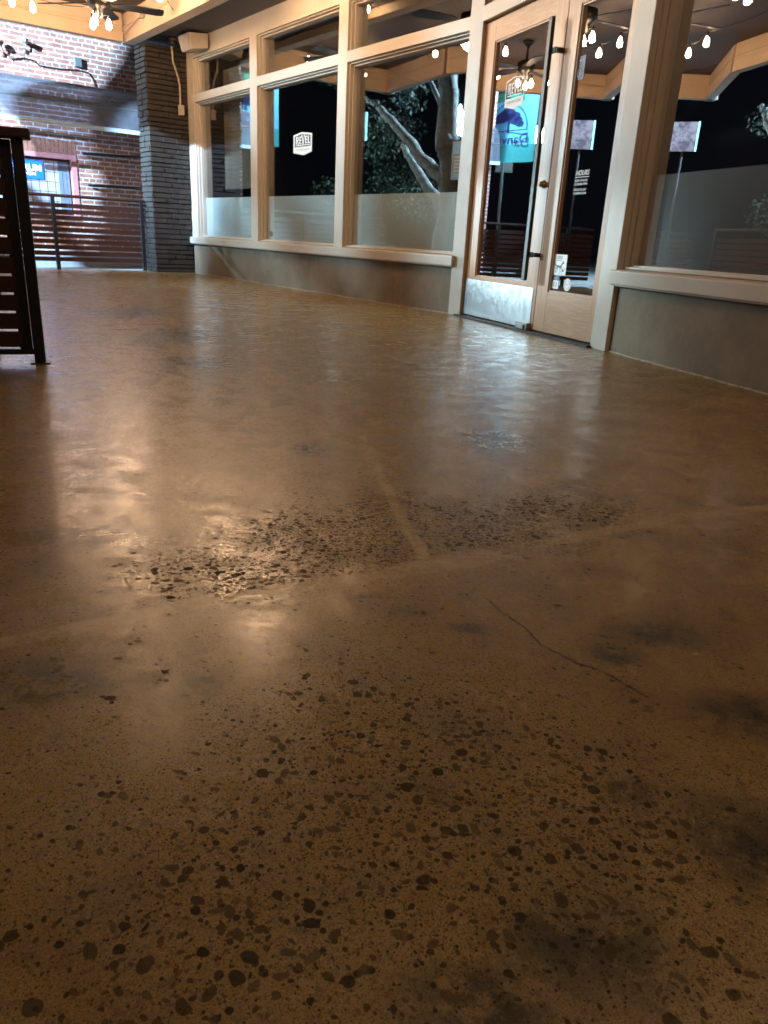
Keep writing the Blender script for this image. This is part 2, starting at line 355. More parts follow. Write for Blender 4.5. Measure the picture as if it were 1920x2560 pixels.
    h = t.math('ADD', t.math('MULTIPLY', wv, 0.035), t.math('MULTIPLY', fine, 0.035))
    h = t.math('ADD', h, t.math('MULTIPLY', grain, 0.018))
    h = t.math('SUBTRACT', h, t.math('MULTIPLY', crackm, 0.15))
    t.bump(h, 0.11, 0.006); return t.mat
M['floor'] = floormat()

# ------------------------------------------------------------ ground, floor, roof
O1 = FA(5.92, 3.3, 0); O2 = Vector((-4.25, 7.9, 0)); O3 = Vector((-2.33, 3.28, 0)); O4 = Vector((-1.0, 0.1, 0)); O5 = Vector((0.3, -3.2, 0))
WI = [FA(5.92, -0.15, 0), FA(0, -0.15, 0), FB(1.9, -0.15, 0), FC(8.0, -0.15, 0)]
gm_ = MB(); gm_.quad([(-90, -60, -0.13), (60, -60, -0.13), (60, 100, -0.13), (-90, 100, -0.13)])
tag(gm_.build('ground', M['asphalt']), None, None, kind='structure')
fl = MB(); poly_ = [O1, O2, O3, O4, O5] + WI[::-1]
top = [Vector((p.x, p.y, 0)) for p in poly_]; bot = [Vector((p.x, p.y, -0.14)) for p in poly_]; n_ = len(top)
fl.add(top + bot, [tuple(range(n_)), tuple(range(n_, 2 * n_))[::-1]] + [(i, n_ + i, n_ + (i + 1) % n_, (i + 1) % n_) for i in range(n_)])
tag(fl.build('patio_floor', M['floor']), None, None, kind='structure')

def edgeframe(a, b):
    d = Vector((b.x - a.x, b.y - a.y, 0)); return F((a.x, a.y), d, (-d.y, d.x)), d.length
roof = thing('patio_roof', FA(2, 1.5, 3.0), 'brown boarded patio ceiling on cream painted beams, string lights hung below', 'patio roof')
rc = MB(); zt = 3.03
top = [Vector((p.x, p.y, zt)) for p in poly_]; bot = [Vector((p.x, p.y, zt + 0.12)) for p in poly_]
rc.add(top + bot, [tuple(range(n_)), tuple(range(n_, 2 * n_))[::-1]] + [(i, n_ + i, n_ + (i + 1) % n_, (i + 1) % n_) for i in range(n_)])
rc.build('ceiling', M['ceiling'], roof)
def beam(fr, a0, a1, b0, b1, z0=2.72, z1=3.028, nm='beam'):
    mb = MB(); zm = (z0 + z1) / 2 + 0.01
    mb.box(fr, a0, a1, b0 + 0.012, b1 - 0.012, z0 + 0.001, z1 - 0.001)
    mb.box(fr, a0, a1, b0, b1, z0, zm - 0.006); mb.box(fr, a0, a1, b0, b1, zm + 0.006, z1)
    return mb.build(nm, M['beam'], roof, bevel=0.004)
FP = F(FA(5.88, 0, 0).xy, nA, (-dA[0], -dA[1]))         # along the gate line, outward of the wall
beam(FP, 0.72, 3.3, -0.02, 0.10)
beam(FA, -1.2, 5.86, 0.56, 0.70)
for a, b in ((O1, O2), (O2, O3), (O3, O4), (O4, O5)):
    fr, L = edgeframe(a, b); beam(fr, 0.0, L, 0.02, 0.14)
sf = MB()
sf.box(FA, -0.02, 6.3, -0.14, 0.555, 2.80, 2.86)
sf.build('soffit', M['soffit'], roof)
sg = MB(); sg.box(FA, 5.92, 6.3, -0.14, 0.555, 2.86, 3.1).build('soffit_end', M['soffit'], roof)
for q in (O3 + Vector((0.1, 0.0, 0)), O4 + Vector((0.12, 0.0, 0))):
    fr = F((q.x, q.y), dB, nB); mb = MB(); mb.box(fr, -0.09, 0.09, -0.09, 0.09, 0.001, 2.719); mb.box(fr, -0.11, 0.11, -0.11, 0.11, 0.001, 0.2)
    mb.box(fr, -0.12, 0.12, -0.12, 0.12, 2.5, 2.6)
    mb.build('post', M['beam'], roof, bevel=0.005)

# ------------------------------------------------------------ restaurant storefront
bld = thing('restaurant_building', FA(2, 0, 0), 'restaurant storefront with cream window trim, olive stucco base and wood double door', 'building')
HB = 2.96
def P(name, mb, mat, bevel=0.0, parent=None, label=None, smooth=False): return mb.build(name, mat, parent or bld, smooth, bevel, label)
P('base_wall', MB().box(FA, 0.117, 5.56, -0.2, -0.018, 0.0, 0.395), M['stucco'])
P('base_wall', MB().box(FC, 0.152, 8.0, -0.2, -0.018, 0.0, 0.395), M['stucco'])
P('header', MB().box(FA, -0.03, 5.56, -0.14, -0.004, 2.60, 2.80), M['trim'])
P('header', MB().box(FB, 0.0, 1.87, -0.14, -0.004, 2.60, 3.02), M['trim'])
P('header', MB().box(FC, 0.0, 8.0, -0.14, -0.004, 2.60, 3.02), M['trim'])
def sill(fr, a0, a1):
    mb = MB(); c = [(-0.16, 0.396), (0.045, 0.396), (0.045, 0.470), (0.038, 0.476), (-0.16, 0.492)]
    vs = [fr(a0, b, z) for b, z in c] + [fr(a1, b, z) for b, z in c]
    mb.add(vs, [(0, 1, 2, 3, 4), (9, 8, 7, 6, 5)] + [(i, 5 + i, 5 + (i + 1) % 5, (i + 1) % 5) for i in range(5)])
    mb.box(fr, a0 + 0.01, a1 - 0.01, -0.014, 0.030, 0.386, 0.3955)
    return P('sill', mb, M['trim'], 0.003)
sill(FA, 0.085, 5.575); sill(FC, 0.150, 8.0)
M['caulk'] = paint('dusty_caulk', (0.42, 0.36, 0.27), 0.8, 0.5, 30, 0.6, grime=(0.08, 0.06, 0.04))
for fr_, a_, b_ in ((FA, 0.12, 5.5), (FC, 0.16, 8.0)):
    rc_ = random.Random(5); pts_ = []; x_ = a_
    while x_ < b_: pts_.append(fr_(x_, -0.018 + rc_.uniform(-.001, .003), rc_.uniform(-0.001, 0.003))); x_ += 0.05
    P('caulk_line', MB().tube(pts_, 0.006, 6), M['caulk'])
# posts and mullions
P('door_jamb', MB().box(FA, -0.03, 0.116, -0.14, 0.012, 0.0, 2.72), M['trim'], 0.003)
P('door_jamb', MB().box(FC, 0.0, 0.168, -0.14, 0.012, 0.0, 2.72), M['trim'], 0.003)
for a0, a1 in ((1.812, 1.968), (3.620, 3.790), (5.345, 5.56)):
    mb = MB().box(FA, a0, a1, -0.14, 0.0, 0.474, 2.60)
    P('mullion', mb, M['trim'], 0.003)
for a0, a1 in ((2.35, 2.51), (4.7, 4.86), (7.8, 8.0)):
    P('mullion', MB().box(FC, a0, a1, -0.14, 0.0, 0.474, 2.60), M['trim'], 0.003)
def window(fr, a0, a1, z0, z1, frost=None, name='window', fm='frost'):
    mb = MB(); d0, d1 = -0.10, -0.062
    for dd0, dd1, wd in ((-0.135, -0.062, 0.030), (-0.061, -0.03, 0.014)):
        mb.box(fr, a0 - .001, a0 + wd, dd0, dd1, z0, z1); mb.box(fr, a1 - wd, a1 + .001, dd0, dd1, z0, z1)
        mb.box(fr, a0 + wd, a1 - wd, dd0, dd1, z0 - .001, z0 + wd * 0.7); mb.box(fr, a0 + wd, a1 - wd, dd0, dd1, z1 - wd, z1 + .001)
    wo = P(name, mb, M['trim'], 0.002)
    MB().box(fr, a0 + 0.030, a1 - 0.030, -0.110, -0.104, z0 + 0.02, z1 - 0.03).build('pane', M['glass'], wo)
    if frost: MB().box(fr, a0 + 0.031, a1 - 0.031, -0.118, -0.1105, z0 + 0.021, frost).build('frosted_film', M[fm], wo)
    return wo
bays = [(0.116, 1.812), (1.968, 3.620), (3.790, 5.345)]
winsA = []
for a0, a1 in bays:
    winsA.append(window(FA, a0, a1, 0.486, 2.105, 0.977))
    window(FA, a0, a1, 2.197, 2.60, name='transom_window')
for a0, a1 in ((0.168, 2.35), (2.51, 4.7), (4.86, 7.8)):
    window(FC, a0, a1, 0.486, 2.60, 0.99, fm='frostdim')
P('transom_bar', MB().box(FA, 0.116, 1.812, -0.14, 0.0, 2.105, 2.197), M['trim'], 0.003)
P('transom_bar', MB().box(FA, 1.968, 3.62, -0.14, 0.0, 2.105, 2.197), M['trim'], 0.003)
P('transom_bar', MB().box(FA, 3.79, 5.345, -0.14, 0.0, 2.105, 2.197), M['trim'], 0.003)
P('transom_bar', MB().box(FB, 0.013, 1.865, -0.14, 0.008, 2.135, 2.235), M['trim'], 0.003)
window(FB, 0.013, 1.865, 2.237, 2.60, name='transom_window')
P('threshold', MB().box(FB, 0.0, 1.87, -0.16, 0.045, 0.0, 0.014), M['rubber'])
P('door_stop', MB().box(FB, -0.01, 0.016, -0.13, -0.03, 0.014, 2.133), M['door']); P('door_stop', MB().box(FB, 1.868, 1.885, -0.13, -0.03, 0.014, 2.133), M['door'])

def door(a0, a1, g0, g1, gz0, gz1):
    fr = FB; b0, b1 = -0.075, -0.028
    d = P('door', MB().box(fr, a0, g0, b0, b1, 0.022, 2.122).box(fr, g1, a1, b0, b1, 0.022, 2.122), M['door'], 0.002)
    MB().box(fr, g0, g1, b0, b1 - 0.0008, 0.022, gz0).build('rail', M['doorh'], d); MB().box(fr, g0, g1, b0, b1 - 0.0008, gz1, 2.122).build('rail', M['doorh'], d)
    mb = MB()
    for q in ((g0, g0 + 0.012, gz0, gz1), (g1 - 0.012, g1, gz0, gz1), (g0 + 0.012, g1 - 0.012, gz0, gz0 + 0.012), (g0 + 0.012, g1 - 0.012, gz1 - 0.012, gz1)):
        mb.box(fr, q[0], q[1], -0.05, -0.036, q[2], q[3])
    mb.build('glazing_bead', M['door'], d)
    MB().box(fr, g0 + .001, g1 - .001, -0.056, -0.0502, gz0 + .001, gz1 - .001).build('pane', M['glass'], d)
    return d
dL = door(0.020, 1.112, 0.183, 0.975, 0.330, 1.987); dR = door(1.119, 1.864, 1.252, 1.757, 0.293, 1.990)
dL['label'] = 'wooden door leaf with steel kick plate and black pull bar'; dR['label'] = 'wooden door leaf with opening hours and stickers on its glass'
kp = MB().box(FB, 0.034, 1.078, -0.028, -0.0245, 0.024, 0.305)
kp.build('kick_plate', M['steel'], dL, bevel=0.001)
pv = MB().box(FB, 0.93, 1.085, -0.03, 0.005, 0.012, 0.062).box(FB, 0.96, 1.06, -0.02, 0.018, 0.016, 0.05); pv.build('pivot_hinge', M['greymetal'], dL, bevel=0.003)
hd = MB().box(FB, 1.022, 1.062, 0.028, 0.052, 0.352, 1.955)
for z in (1.765, 0.526): hd.box(FB, 1.03, 1.10, 0.02, 0.03, z - 0.018, z + 0.018).box(FB, 1.085, 1.115, -0.028, 0.024, z - 0.014, z + 0.014)
hd.build('pull_bar', M['black'], dL, bevel=0.003)
MB().lathe(FB(1.055, -0.028, 0.982), [(0.026, 0), (0.026, 0.006), (0.019, 0.010), (0.017, 0.03), (0.010, 0.033)], 20, (nB[0], nB[1], 0)).build('lock_cylinder', M['brass'], dL, True)
for z in (1.88, 1.10, 0.315):
    MB().tube([FB(0.012, -0.016, z - 0.055), FB(0.012, -0.016, z + 0.055)], 0.010, 10).box(FB, -0.004, 0.03, -0.029, -0.023, z - 0.055, z + 0.055).build('hinge', M['greymetal'], dL)

# writing on the glass
def revel(fr, a, z, wd, b, sgn, parent, solid=True, zk=0.6):
    k = wd / 0.36; mats = [M['white'], M['darkvinyl'], M['greytext']]
    mb = MB(); s = sgn
    X = lambda x: a + s * x * k
    Z = lambda y: z + (y + 0.03) * k * zk
    out = [(-0.18, 0.10), (-0.02, 0.135), (0.18, 0.10), (0.18, -0.17), (0.02, -0.215), (-0.18, -0.17)]
    if solid:
        mb.add([fr(X(x), b, Z(y)) for x, y in out], [tuple(range(6))])
        mb.mi = 1; inn = [(-0.155, 0.075), (-0.02, 0.108), (0.155, 0.078), (0.155, -0.085), (-0.155, -0.085)]
        mb.add([fr(X(x), b + 0.0006, Z(y)) for x, y in inn], [tuple(range(5))])
    else:
        inn = [(-0.168, 0.088), (-0.02, 0.123), (0.168, 0.088), (0.168, -0.09), (0.02, -0.09), (-0.168, -0.09)]
        o2 = [(-0.18, 0.10), (-0.02, 0.135), (0.18, 0.10), (0.18, -0.09), (0.02, -0.09), (-0.18, -0.09)]
        for i in (0, 1, 2, 5):
            j = (i + 1) % 6; mb.add([fr(X(o2[i][0]), b, Z(o2[i][1])), fr(X(o2[j][0]), b, Z(o2[j][1])), fr(X(inn[j][0]), b, Z(inn[j][1])), fr(X(inn[i][0]), b, Z(inn[i][1]))], [(0, 1, 2, 3)])
        mb.add([fr(X(x), b, Z(y)) for x, y in ((-0.18, -0.09), (0.18, -0.09), (0.18, -0.17), (0.02, -0.215), (-0.18, -0.17))], [tuple(range(5))])
    mb.mi = 0
    def bar(x0, y0, x1, y1, x2, y2, x3, y3): mb.add([fr(X(x), b + 0.0012, Z(y)) for x, y in ((x0, y0), (x1, y1), (x2, y2), (x3, y3))], [(0, 1, 2, 3)])
    def rect(x0, x1, y0, y1): bar(x0, y0, x1, y0, x1, y1, x0, y1)
    t = 0.018
    # R
    rect(-0.130, -0.130 + t, -0.045, 0.070); rect(-0.112, -0.085, 0.054, 0.070); rect(-0.112, -0.085, 0.008, 0.024); rect(-0.093, -0.077, 0.012, 0.066)
    bar(-0.108, 0.01, -0.092, 0.01, -0.066, -0.058, -0.084, -0.058)
    # E
    rect(-0.062, -0.062 + t, -0.042, 0.070)
    for y in (-0.042, 0.006, 0.054): rect(-0.044, -0.020, y, y + 0.016)
    # V
    bar(-0.022, 0.095, -0.003, 0.095, 0.018, -0.052, 0.006, -0.052); bar(0.030, 0.095, 0.046, 0.095, 0.020, -0.052, 0.009, -0.052)
    # E
    rect(0.052, 0.052 + t, -0.042, 0.070)
    for y in (-0.042, 0.006, 0.054): rect(0.070, 0.092, y, y + 0.016)
    # L
    rect(0.102, 0.102 + t, -0.042, 0.070); rect(0.12, 0.142, -0.042, -0.024)
    rect(-0.135, 0.142, -0.068, -0.056)
    mb.mi = 2; mb.text(fr, 'KITCHEN & BAR', X(0), b + 0.0012, Z(-0.130), 0.026 * k * zk, 0.27 * k, s)
    return mb.build('restaurant_decal', mats, parent, label='restaurant name decal with a pale border')
revel(FA, 2.785, 1.495, 0.385, -0.1035, -1, winsA[1])
revel(FB, 0.505, 1.615, 0.26, -0.0485, 1, dL, solid=False, zk=0.85)
MB().lathe(FA(3.50, -0.1035, 0.572), [(0.03, 0), (0.03, 0.001)], 20, (nA[0], nA[1], 0)).build('round_sticker', M['roomcream'], winsA[1])
po = MB().box(FA, 0.165, 0.345, -0.1038, -0.1030, 1.07, 1.365); po.mi = 1; po.box(FA, 0.175, 0.335, -0.1030, -0.1025, 1.08, 1.355); po.mi = 0
po.box(FA, 0.185, 0.325, -0.1025, -0.102, 1.12, 1.27)
po.mi = 2
for i in range(5): po.box(FA, 0.20, 0.31, -0.102, -0.1017, 1.135 + i * 0.026, 1.143 + i * 0.026)
po.build('notice', [M['roomcream'], M['darkvinyl'], M['greytext']], winsA[0], label='small framed notice inside the glass')
hr = MB(); hr.text(FB, 'HOURS', 1.457, -0.0485, 1.035, 0.030, 0.145, 1, 0.02, 0.25); hr.box(FB, 1.383, 1.53, -0.0488, -0.0483, 1.008, 1.012)
for i, s_ in enumerate(('SUN-THURS', '11:30AM-9PM', 'FRIDAY & SAT', '11:30AM-9:30PM')):
    hr.text(FB, s_, 1.450, -0.0485, 0.990 - i * 0.021 - (0.012 if i > 1 else 0), 0.014, 0.135, 1, 0.012, 0.1)
hr.build('opening_hours', M['white'], dR, label='white lettered opening hours')
# access symbol
ac = MB(); ac.box(FB, 1.262, 1.335, -0.0490, -0.0486, 1.575, 1.705); ac.mi = 1
def stroke(pts, w_, b):
    ac.tube([FB(x, b, z) for x, z in pts], w_, 6)
stroke([(1.285, 1.672), (1.289, 1.645), (1.293, 1.628), (1.31, 1.628), (1.318, 1.605), (1.328, 1.608)], 0.0028, -0.047)
stroke([(1.289, 1.650), (1.306, 1.650)], 0.0026, -0.047)
stroke([(1.291 + 0.022 * math.cos(R(q)), 1.612 + 0.024 * math.sin(R(q))) for q in range(110, 345, 16)], 0.0028, -0.047)
ac.lathe(FB(1.284, -0.0485, 1.682), [(0.006, 0), (0.006, 0.001)], 12, (nB[0], nB[1], 0))
ac.build('access_sticker', [M['navy'], M['white']], dR, label='wheelchair access symbol sticker')
# dog sticker
dg = MB().box(FB, 1.266, 1.408, -0.0490, -0.0485, 0.408, 0.540); dg.mi = 1
dg.text(FB, 'DOG', 1.325, -0.0478, 0.521, 0.022, 0.06, 1, 0.02, 0.2); dg.text(FB, 'FRIENDLY', 1.325, -0.0478, 0.502, 0.008, 0.06, 1, 0.01)
def dog(pl): dg.add([FB(1.275 + x * 0.0011, -0.0479, 0.415 + y * 0.0011) for x, y in pl], [tuple(range(len(pl)))])
dog([(18, 52), (60, 50), (78, 68), (80, 56), (70, 36), (58, 34), (30, 38), (20, 42)])
dog([(76, 64), (84, 78), (90, 76), (92, 70), (98, 66), (96, 62), (86, 62), (82, 54)])
dog([(18, 52), (22, 44), (14, 44), (4, 54), (2, 60), (5, 60), (14, 50)])
for a_, b_ in ((22, 16), (32, 30), (60, 56), (68, 74)):
    dog([(a_ - 4, 42), (a_ + 5, 42), (b_ + 2, 22), (b_ + 1, 6), (b_ - 3, 6), (b_ - 2, 22)])
dog([(84, 12), (96, 14), (104, 24), (106, 40), (102, 40), (99, 26), (92, 22), (90, 34), (86, 34), (82, 20)])
dg.mi = 2; dg.text(FB, 'WELCOME', 1.35, -0.0478, 0.416, 0.007, 0.08, 1)
dg.build('dog_sticker', [M['white'], M['darkvinyl'], M['greytext']], dR, label='white sticker with a black dog')
s1_ = MB().box(FB, 1.268, 1.342, -0.0490, -0.0485, 0.372, 0.398); s1_.mi = 1; s1_.box(FB, 1.268, 1.342, -0.0490, -0.0485, 0.318, 0.3715)
s1_.mi = 2; s1_.tube([FB(1.305 + 0.018 * math.cos(q / 20 * 6.283), -0.0478, 0.345 + 0.018 * math.sin(q / 20 * 6.283)) for q in range(20)], 0.0016, 5)
s1_.text(FB, '21', 1.305, -0.0478, 0.345, 0.012, 0.018)
s1_.build('square_sticker', [M['navy'], M['white'], M['greytext']], dR, label='square blue and white sticker')
s2_ = MB().lathe(FB(1.446, -0.0490, 0.352), [(0.041, 0), (0.041, 0.0006)], 28, (nB[0], nB[1], 0)); s2_.mi = 1
s2_.lathe(FB(1.446, -0.0483, 0.352), [(0.036, 0), (0.036, 0.0004)], 28, (nB[0], nB[1], 0)); s2_.mi = 2
s2_.tube([FB(1.446 + 0.026 * math.cos(q / 24 * 6.283), -0.0476, 0.352 + 0.026 * math.sin(q / 24 * 6.283)) for q in range(24)], 0.0018, 5)
s2_.text(FB, 'BEST', 1.446, -0.0476, 0.354, 0.012, 0.030)
s2_.build('round_sticker', [M['pinkvinyl'], M['white'], M['greytext']], dR, label='round pink and white sticker')

# dark room behind the glass
room = MB()
far = [FA(5.9, -0.22, 0), FA(0, -0.22, 0), FC(0, -0.22, 0), FC(8, -0.22, 0), FC(8, -6, 0), FA(5.9, -7, 0)]
n2_ = len(far)
lo = [Vector((p.x, p.y, 0.01)) for p in far]; hi = [Vector((p.x, p.y, 3.0)) for p in far]
room.add(lo + hi, [tuple(range(n2_)), tuple(range(n2_, 2 * n2_))[::-1], (3, 4, 10, 9), (4, 5, 11, 10), (5, 0, 6, 11)])
P('interior_walls', room, M['room'])
P('partition', MB().box(FA, 4.05, 5.2, -0.42, -0.34, 1.10, 2.5), M['roomcream'])
P('interior_shelf', MB().box(FC, 0.3, 4.0, -0.9, -0.86, 1.2, 1.45).box(FC, 0.3, 4.0, -0.92, -0.86, 1.50, 1.52), M['room'])
P('outer_wall', MB().box(FA, 5.92, 6.1, -6.0, -0.0, 0.0, 3.2), M['pillar'])
P('roof_slab', MB().box(FA, -9, 6.2, -8, -0.15, 3.16, 3.3), M['soffit'])

# ------------------------------------------------------------ stacked brick pillar
pil = thing('brick_pillar', FA(5.78, 0.3, 0), 'dark painted pillar of thin stacked bricks at the corner beside the gate', 'pillar')
mb = MB().box(FA, 5.575, 5.895, 0.012, 0.525, 0.0, 2.72); mb.build('core', M['mortar'], pil)
mb = MB(); H = 0.0615; rr = random.Random(3)
z = 0.0; row = 0
while z < 2.70:
    h = H * rr.uniform(0.8, 1.2); h = min(h, 2.72 - z)
    for k in range(3):      # front face
        a = rr.uniform(0.0, 0.016); x0 = 0.005 + (0.54 - .005) * max(0, (k - (0.5 if row % 2 else 0)) / 3) ; x1 = 0.005 + 0.535 * min(1, (k + 1 - (0.5 if row % 2 else 0)) / 3)
        if row % 2 and k == 2: x1 = 0.54
        mb.box(FA, 5.535 + a, 5.60, x0, x1 - 0.004, z + 0.005, z + h - 0.005)
    for k in range(2):      # outer side
        a = rr.uniform(0.0, 0.016); x0 = 5.55 + 0.18 * k; mb.box(FA, x0 + .002, x0 + 0.176, 0.50, 0.552 - a, z + 0.006, z + h - 0.006)
    z += h; row += 1
mb.build('bricks', M['pillar'], pil, bevel=0.004)

# ------------------------------------------------------------ gate railing
gt = thing('slatted_railing', FA(5.86, 1.8, 0), 'dark brown horizontal slat railing with a round top rail at the far end', 'railing')
FR = F(FA(5.86, 0, 0).xy, nA, (-dA[0], -dA[1]))
for i in range(10):
    z0 = 0.10 + i * 0.0722; MB().box(FR, 0.56, 3.3, -0.012, 0.012, z0, z0 + 0.053).build('slat', M['brown'], gt)
MB().tube([FR(0.50, 0, 0.895), FR(3.3, 0, 0.885)], 0.020, 10).build('top_rail', M['brown'], gt)
MB().tube([FR(0.50, 0, 0.845), FR(0.78, 0, 0.843)], 0.014, 8).build('rail_bracket', M['black'], gt)
for v in (0.60, 1.73, 2.86): MB().box(FR, v - 0.022, v + 0.022, 0.013, 0.055, 0.0, 0.88).build('post', M['black'], gt)

for (qa, qb, lb) in ((O2, O3, 'dark slatted railing along the street edge of the patio, outside the picture on the left'), (O3, O4, 'dark slatted railing on the street edge nearest the camera, outside the picture')):
    fr, L = edgeframe(qa, qb); rg = thing('slatted_railing', (qa.x, qa.y, 0), lb, 'railing', 'street side railings')
    for i in range(10):
        z0 = 0.10 + i * 0.0722; MB().box(fr, 0.2, L - 0.15, 0.04, 0.064, z0, z0 + 0.053).build('slat', M['brown'], rg)
    MB().tube([fr(0.15, 0.05, 0.895), fr(L - 0.1, 0.05, 0.895)], 0.020, 8).build('top_rail', M['brown'], rg)
    for k in range(4): MB().box(fr, 0.2 + k * (L - 0.4) / 3, 0.24 + k * (L - 0.4) / 3, 0.065, 0.10, 0.0, 0.88).build('post', M['black'], rg)

# ------------------------------------------------------------ near fence panel
FL = F((-1.525, 3.235), nB, (-dB[0], -dB[1]))
nf = thing('slatted_fence', (-1.525, 3.235, 0), 'dark red brown slatted fence panel with a black end post, nearest the camera', 'fence')
for i in range(11):
    z0 = 0.070 + i * 0.0748
    MB().box(FL, 0.06, 1.25, -0.010, 0.010, z0, z0 + 0.064).build('slat', M['brown'], nf)
MB().box(FL, -0.022, 0.022, -0.022, 0.022, 0.006, 0.878).box(FL, -0.04, 0.04, -0.04, 0.04, 0.0, 0.006).build('end_post', M['black'], nf, bevel=0.003)
MB().box(FL, 0.026, 0.075, 0.012, 0.045, 0.05, 0.875).build('stile', M['black'], nf)
MB().box(FL, -0.05, 1.3, -0.055, 0.055, 0.879, 0.915).build('cap_rail', M['brown'], nf, bevel=0.006)
MB().box(FL, 0.022, 1.25, -0.02, 0.02, 0.04, 0.062).build('bottom_rail', M['black'], nf)
MB().box(FL, 1.21, 1.25, -0.02, 0.02, 0.0, 0.878).build('post', M['black'], nf)
pl = MB().box(FL, 0.16, 1.2, 0.14, 0.5, 0.235, 0.80)
for a_ in (0.2, 1.14):
    for b_ in (0.18, 0.44): pl.box(FL, a_, a_ + 0.04, b_, b_ + 0.04, 0.0, 0.235)
tag(pl.build('planter_box', M['brown'], bevel=0.006), 'dark raised planter box glimpsed behind the near slatted fence', 'planter')

# ------------------------------------------------------------ opposite brick building
UB = 9.2
FW = F(FA(UB, 0, 0).xy, nA, (-dA[0], -dA[1]))    # a = v, b toward us
ob = thing('brick_building', FA(UB, 0, 0), 'red brick building across the alley lit by pale street light', 'building')
me_ = MB()
class LF:   # local frame so that brick courses follow the wall
    pass
def localwall(name, rects, mat, parent, fr, thick=0.25):
    mb = MB()
    for a0, a1, z0, z1 in rects: mb.box(F((0, 0), (1, 0), (0, 1)), a0, a1, z0, z1, 0, thick) if False else None
    mb = MB()
    for a0, a1, z0, z1 in rects:
        c = [(a, z, d) for d in (0, thick) for a, z in ((a0, z0), (a1, z0), (a1, z1), (a0, z1))]
        mb.add(c, [(0, 1, 2, 3), (7, 6, 5, 4), (0, 4, 5, 1), (1, 5, 6, 2), (2, 6, 7, 3), (3, 7, 4, 0)])
    o = mb.build(name, mat)
    d, n = fr.d, fr.n          # x->d, y->up, z-> -n
    mw = Matrix(((d.x, 0, -n.x, fr.o.x), (d.y, 0, -n.y, fr.o.y), (0, 1, 0, 0), (0, 0, 0, 1)))
    o.matrix_world = parent.matrix_world.inverted() @ mw; o.parent = parent
    return o
WX0, WX1, WZ0, WZ1 = 0.46, 2.0, 0.62, 1.62
localwall('wall', [(-5, WX0, -0.13, 6), (WX0, WX1, -0.13, WZ0), (WX0, WX1, WZ1, 6), (WX1, 2.35, -0.13, 6)], M['brick'], ob, FW)
localwall('side_wall', [(0, 6, -0.13, 6)], M['brick'], ob, F(FW(2.3, -0.26, 0).xy, (-FW.n.x, -FW.n.y), (FW.d.x, FW.d.y)))
wf = MB(); 
for q in ((WX0 - 0.005, WX0 + 0.075, WZ0, WZ1), (WX1 - 0.075, WX1 + .005, WZ0, WZ1), (WX0 + 0.075, WX1 - 0.075, WZ1 - 0.07, WZ1 + .005), (WX0 + 0.075, WX1 - 0.075, WZ0 - .005, WZ0 + 0.07)):
    wf.box(FW, q[0], q[1], -0.1, 0.02, q[2], q[3])
wfo = wf.build('shop_window', M['pink'], ob)
MB().box(FW, WX0 + 0.076, WX1 - 0.076, -0.14, -0.10, WZ0 + 0.07, WZ1 - 0.07).build('black_surround', M['darkvinyl'], wfo)
disp = MB().box(FW, WX0 + 0.10, WX1 - 0.1, -0.139, -0.10 + 0.003, WZ0 + 0.1, WZ1 - 0.105); disp.mi = 1
for i in range(9): disp.box(FW, WX0 + 0.33 + i * 0.125, WX0 + 0.336 + i * 0.125, -0.1, -0.094, WZ0 + 0.1, WZ1 - 0.105)
for i in range(5): disp.box(FW, WX0 + 0.28, WX1 - 0.1, -0.1, -0.093, WZ0 + 0.12 + i * 0.15, WZ0 + 0.127 + i * 0.15)
disp.mi = 2; disp.box(FW, WX0 + 0.10, WX0 + 0.27, -0.1, -0.09, WZ0 + 0.1, WZ1 - 0.105)
disp.box(FW, WX0 + 0.145, WX0 + 0.15, -0.09, -0.085, WZ0 + 0.1, WZ1 - 0.11); disp.box(FW, WX0 + 0.21, WX0 + 0.215, -0.09, -0.085, WZ0 + 0.1, WZ1 - 0.11)
M['tile'] = paint('lilac_display_tile', (0.50, 0.50, 0.62), 0.6, 0.15, 8, 0.1)
disp.build('window_display', [M['tile'], M['darkvinyl'], M['curtain']], wfo)
sgn = MB().box(FW, 0.97, 1.62, -0.092, -0.075, 1.22, 1.50); sgn.mi = 1
sgn.text(FW, 'FORUM', 1.225, -0.073, 1.385, 0.10, 0.46, -1, 0.03); sgn.text(FW, 'KITCHEN', 1.27, -0.073, 1.295, 0.045, 0.36, -1, 0.03)
sgn.build('lit_sign', [M['bluesign'], M['signtext']], wfo, label='blue lit sign with white letters')
# soldier course over the window is part of the brickwork
sc_ = MB(); 
for i in range(24):
    a = WX0 - 0.02 + i * 0.068; sc_.box(FW, a + 0.005, a + 0.063, 0.001, 0.008, WZ1 + 0.012, WZ1 + 0.20)
M['brickplain'] = paint('plain_brick', (0.34, 0.15, 0.10), 0.85, 0.3, 14, 0.3)
sc_.build('soldier_course', M['brickplain'], ob)
MB().box(FW, -5, 2.35, 0.001, 0.12, -0.13, 0.05).build('plinth', M['asphalt'], ob)
